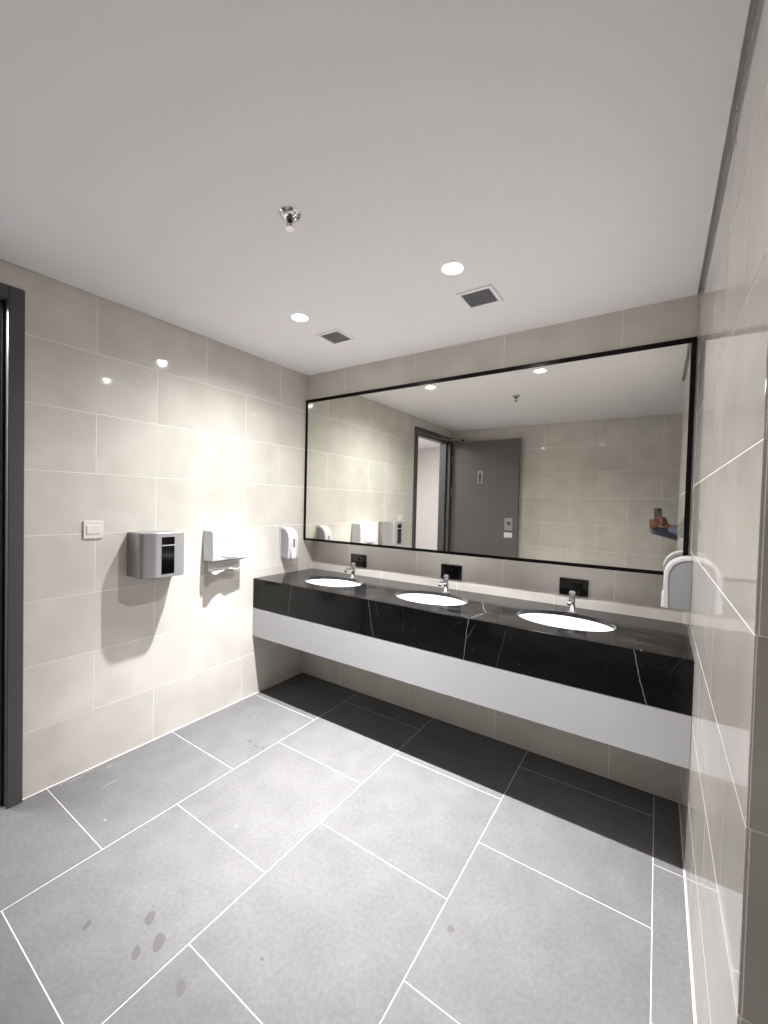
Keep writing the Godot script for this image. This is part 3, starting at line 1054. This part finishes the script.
func capsule_field(bones: Array, cell: float, k: float) -> ArrayMesh:
	var lo := Vector3.ONE * 1e9
	var hi := -lo
	for b in bones:
		var r: float = maxf(b[2], b[3]) + cell * 3
		lo = lo.min(b[0] - Vector3.ONE * r).min(b[1] - Vector3.ONE * r)
		hi = hi.max(b[0] + Vector3.ONE * r).max(b[1] + Vector3.ONE * r)
	var n := Vector3i(((hi - lo) / cell).ceil()) + Vector3i.ONE
	var f := PackedFloat32Array()
	f.resize(n.x * n.y * n.z)
	f.fill(1.0)
	for b in bones:
		var a: Vector3 = b[0]
		var d: Vector3 = b[1] - a
		var dd := maxf(d.length_squared(), 1e-9)
		var reach: float = maxf(b[2], b[3]) + k * 1.5 + cell * 2.5
		var p0 := Vector3i(((a.min(b[1]) - Vector3.ONE * reach - lo) / cell).floor()).clamp(Vector3i.ZERO, n - Vector3i.ONE)
		var p1 := Vector3i(((a.max(b[1]) + Vector3.ONE * reach - lo) / cell).ceil()).clamp(Vector3i.ZERO, n - Vector3i.ONE)
		for z in range(p0.z, p1.z + 1):
			for y in range(p0.y, p1.y + 1):
				for x in range(p0.x, p1.x + 1):
					var p := lo + Vector3(x, y, z) * cell
					var t := clampf((p - a).dot(d) / dd, 0, 1)
					var v: float = p.distance_to(a + d * t) - lerpf(b[2], b[3], t)
					var at := x + n.x * (y + n.y * z)
					var w := f[at]
					var h := maxf(k - absf(w - v), 0.0) / k
					f[at] = minf(w, v) - h * h * k * 0.25
	var verts := PackedVector3Array()
	var norms := PackedVector3Array()
	var idx := PackedInt32Array()
	var which := {}
	var step := [1, n.x, n.x * n.y]
	for z in n.z - 1:
		for y in n.y - 1:
			for x in n.x - 1:
				var at := x + n.x * (y + n.y * z)
				var s := 0
				var vals := []
				for c in 8:
					var v := f[at + (c & 1) + ((c >> 1) & 1) * n.x + ((c >> 2) & 1) * step[2]]
					vals.append(v)
					if v < 0: s += 1
				if s == 0 or s == 8:
					continue
				var sum := Vector3.ZERO
				var cnt := 0
				for c in 8:
					for ax in 3:
						if (c >> ax) & 1:
							continue
						var e := c | (1 << ax)
						if (vals[c] < 0) != (vals[e] < 0):
							var t: float = vals[c] / (vals[c] - vals[e])
							var q := Vector3(c & 1, (c >> 1) & 1, (c >> 2) & 1)
							q[ax] = t
							sum += q
							cnt += 1
				which[at] = verts.size()
				verts.append(lo + (Vector3(x, y, z) + sum / cnt) * cell)
				var g := Vector3(vals[1] + vals[3] + vals[5] + vals[7] - vals[0] - vals[2] - vals[4] - vals[6], vals[2] + vals[3] + vals[6] + vals[7] - vals[0] - vals[1] - vals[4] - vals[5], vals[4] + vals[5] + vals[6] + vals[7] - vals[0] - vals[1] - vals[2] - vals[3])
				norms.append(g.normalized())
	for at in which:
		for ax in 3:
			var u: int = step[(ax + 1) % 3]
			var v: int = step[(ax + 2) % 3]
			var other: int = at + step[ax]
			if (f[at] < 0) == (f[other] < 0):
				continue
			if not (which.has(at - u) and which.has(at - v) and which.has(at - u - v)):
				continue
			var q := [which[at], which[at - u], which[at - u - v], which[at - v]]
			if f[at] < 0:
				idx.append_array(PackedInt32Array([q[0], q[2], q[1], q[0], q[3], q[2]]))
			else:
				idx.append_array(PackedInt32Array([q[0], q[1], q[2], q[0], q[2], q[3]]))
	var arr := []
	arr.resize(Mesh.ARRAY_MAX)
	arr[Mesh.ARRAY_VERTEX] = verts
	arr[Mesh.ARRAY_NORMAL] = norms
	arr[Mesh.ARRAY_INDEX] = idx
	var m := ArrayMesh.new()
	m.add_surface_from_arrays(Mesh.PRIMITIVE_TRIANGLES, arr)
	return m

func phone_and_person() -> void:
	var look := Basis.from_euler(Vector3(-0.0220, 0.5893, 0.0246))
	var pt := Transform3D(look, CAM + look * Vector3(-0.012, -0.062, 0.013))
	var ph := thing("phone", "dark phone held upright in two hands, mirrored beside the wall", "phone")
	ph.transform = pt
	var st := mb()
	var outline := rounded([Vector2(-0.037, -0.076), Vector2(0.037, -0.076), Vector2(0.037, 0.076), Vector2(-0.037, 0.076)], [0.009, 0.009, 0.009, 0.009], 6)
	extrude(st, outline, Transform3D(Basis(), Vector3(0, 0, -0.004)), 0.008, 0.0015)
	obj("casing", st, mat.phone_case, ph)
	st = mb()
	box(st, Vector3(-0.002, 0.046, -0.0055), Vector3(0.028, 0.072, -0.0039), 0.001)
	obj("camera_island", st, mat.black_gloss, ph)
	# hands, in the phone's axes: x to the right of the one who holds it, z towards them
	var hand := []
	for s in [1.0, -1.0]:
		var yo := 0.0 if s > 0 else -0.022
		var zo := 0.0 if s > 0 else -0.016
		var wrist := Vector3(0.100, -0.120, 0.050) if s > 0 else Vector3(-0.075, -0.140, 0.050)
		var palm := Vector3(s * 0.052, -0.066 + yo, 0.022)
		hand.append([wrist, palm + Vector3(0, -0.02, 0.004), 0.027, 0.027])
		hand.append([palm + Vector3(0, -0.026, 0), palm + Vector3(s * 0.004, 0.022, -0.004), 0.022, 0.018])
		for k in 4:
			var y := -0.022 - 0.022 * k + yo
			var reach: float = [0.062, 0.070, 0.066, 0.052][k]
			var a := Vector3(s * 0.054, y, 0.014)
			var b := Vector3(s * 0.050, y + 0.002, -0.015 + zo)
			var c := Vector3(s * (0.050 - reach * 0.55), y + 0.005, -0.018 + zo)
			var e := Vector3(s * (0.050 - reach), y + 0.004, -0.014 + zo)
			hand.append([a, b, 0.0125, 0.0115])
			hand.append([b, c, 0.0112, 0.0102])
			hand.append([c, e, 0.0102, 0.0085])
		hand.append([palm + Vector3(0, -0.02, 0.012), Vector3(s * 0.040, -0.058 + yo, 0.024), 0.013, 0.0115])
		hand.append([Vector3(s * 0.040, -0.058 + yo, 0.024), Vector3(s * 0.020, -0.036 + yo, 0.014), 0.011, 0.009])
	for b in hand:
		b[0] = pt * b[0]
		b[1] = pt * b[1]
	var wr := pt * Vector3(0.100, -0.120, 0.050)
	var wl := pt * Vector3(-0.075, -0.140, 0.050)
	var er := Vector3(2.72, 1.13, 2.43)
	var el := Vector3(2.56, 1.13, 2.74)
	var sr := Vector3(2.885, 1.36, 2.50)
	var sl := Vector3(2.765, 1.36, 2.80)
	var chest := Vector3(2.83, 1.24, 2.65)
	var hip := Vector3(2.85, 0.92, 2.66)
	var neck := Vector3(2.815, 1.43, 2.645)
	var head := Vector3(2.785, 1.555, 2.633)
	var legs := []
	var arms := [[wr, er, 0.027, 0.040], [er, sr, 0.041, 0.052], [wl, el, 0.027, 0.040], [el, sl, 0.041, 0.052]]
	var trunk := [[sr, sl, 0.060, 0.060], [chest, hip, 0.125, 0.115], [chest + Vector3(0, 0.08, 0), neck, 0.09, 0.055], [(sr + sl) / 2, chest, 0.09, 0.125]]
	for s in [1.0, -1.0]:
		var side: Vector3 = Vector3(0.36, 0, -0.93) * 0.085 * s
		var ankle: Vector3 = Vector3(2.86, 0.08, 2.665) + side
		legs.append([hip + side, Vector3(2.845, 0.49, 2.66) + side, 0.085, 0.058])
		legs.append([Vector3(2.845, 0.49, 2.66) + side, ankle, 0.055, 0.040])
	var skull := [[head, head + Vector3(0, 0.03, 0), 0.078, 0.082], [head + Vector3(-0.035, -0.055, -0.013), head + Vector3(-0.02, -0.02, -0.008), 0.045, 0.06], [head + Vector3(-0.085, -0.012, -0.033), head + Vector3(-0.075, 0.012, -0.029), 0.012, 0.008], [neck, head + Vector3(0.01, -0.03, 0), 0.052, 0.05]]
	for s in [1.0, -1.0]:
		skull.append([head + Vector3(0.36 * s, 0.0, -0.93 * s) * 0.082 + Vector3(0, -0.02, 0), head + Vector3(0.36 * s, 0.0, -0.93 * s) * 0.086 + Vector3(0, 0.02, 0), 0.010, 0.012])
	var p := thing("person", "person in a grey-blue sleeve holding up a phone with both hands, mirrored beside the wall", "person", "", Vector3(2.86, 0, 2.665))
	var off := Transform3D(Basis(), -p.position)
	var place := func(o: MeshInstance3D): o.transform = off
	var body := trunk.duplicate(true) + arms.duplicate(true) + legs.duplicate(true) + skull
	var b0 := capsule_field(body, 0.018, 0.03)
	var b1 := capsule_field(hand, 0.004, 0.006)
	var join := SurfaceTool.new()
	join.begin(Mesh.PRIMITIVE_TRIANGLES)
	join.append_from(b0, 0, Transform3D())
	join.append_from(b1, 0, Transform3D())
	place.call(obj("body", join.commit(), mat.skin, p))
	var wear := []
	for b in trunk:
		wear.append([b[0], b[1], b[2] + 0.012, b[3] + 0.012])
	wear[2][1] = wear[2][0].lerp(neck, 0.5)
	for b in arms:
		wear.append([b[0], b[1], b[2] + 0.014, b[3] + 0.014])
	wear[4][0] = wr.lerp(er, 0.02)
	wear[6][0] = wl.lerp(el, 0.02)
	place.call(obj("shirt", capsule_field(wear, 0.014, 0.02), mat.sleeve, p))
	wear = [[hip + Vector3(0, 0.03, 0), hip, 0.13, 0.13]]
	for b in legs:
		wear.append([b[0], b[1], b[2] + 0.014, b[3] + 0.022])
	place.call(obj("trousers", capsule_field(wear, 0.018, 0.03), mat.trousers, p))
	for s in [1.0, -1.0]:
		var side: Vector3 = Vector3(0.36, 0, -0.93) * 0.085 * s
		var an: Vector3 = Vector3(2.86, 0.05, 2.665) + side
		place.call(obj("shoe", capsule_field([[an, an + Vector3(-0.15, -0.006, -0.058), 0.049, 0.043], [an + Vector3(0.03, -0.002, 0.012), an, 0.047, 0.049]], 0.008, 0.02), mat.shoe, p))
	place.call(obj("hair", capsule_field([[head + Vector3(0.03, 0.03, 0.012), head + Vector3(0.005, 0.05, 0.002), 0.085, 0.084], [head + Vector3(0.035, -0.03, 0.014), head + Vector3(0.03, 0.03, 0.012), 0.06, 0.085]], 0.01, 0.02), mat.hair, p))
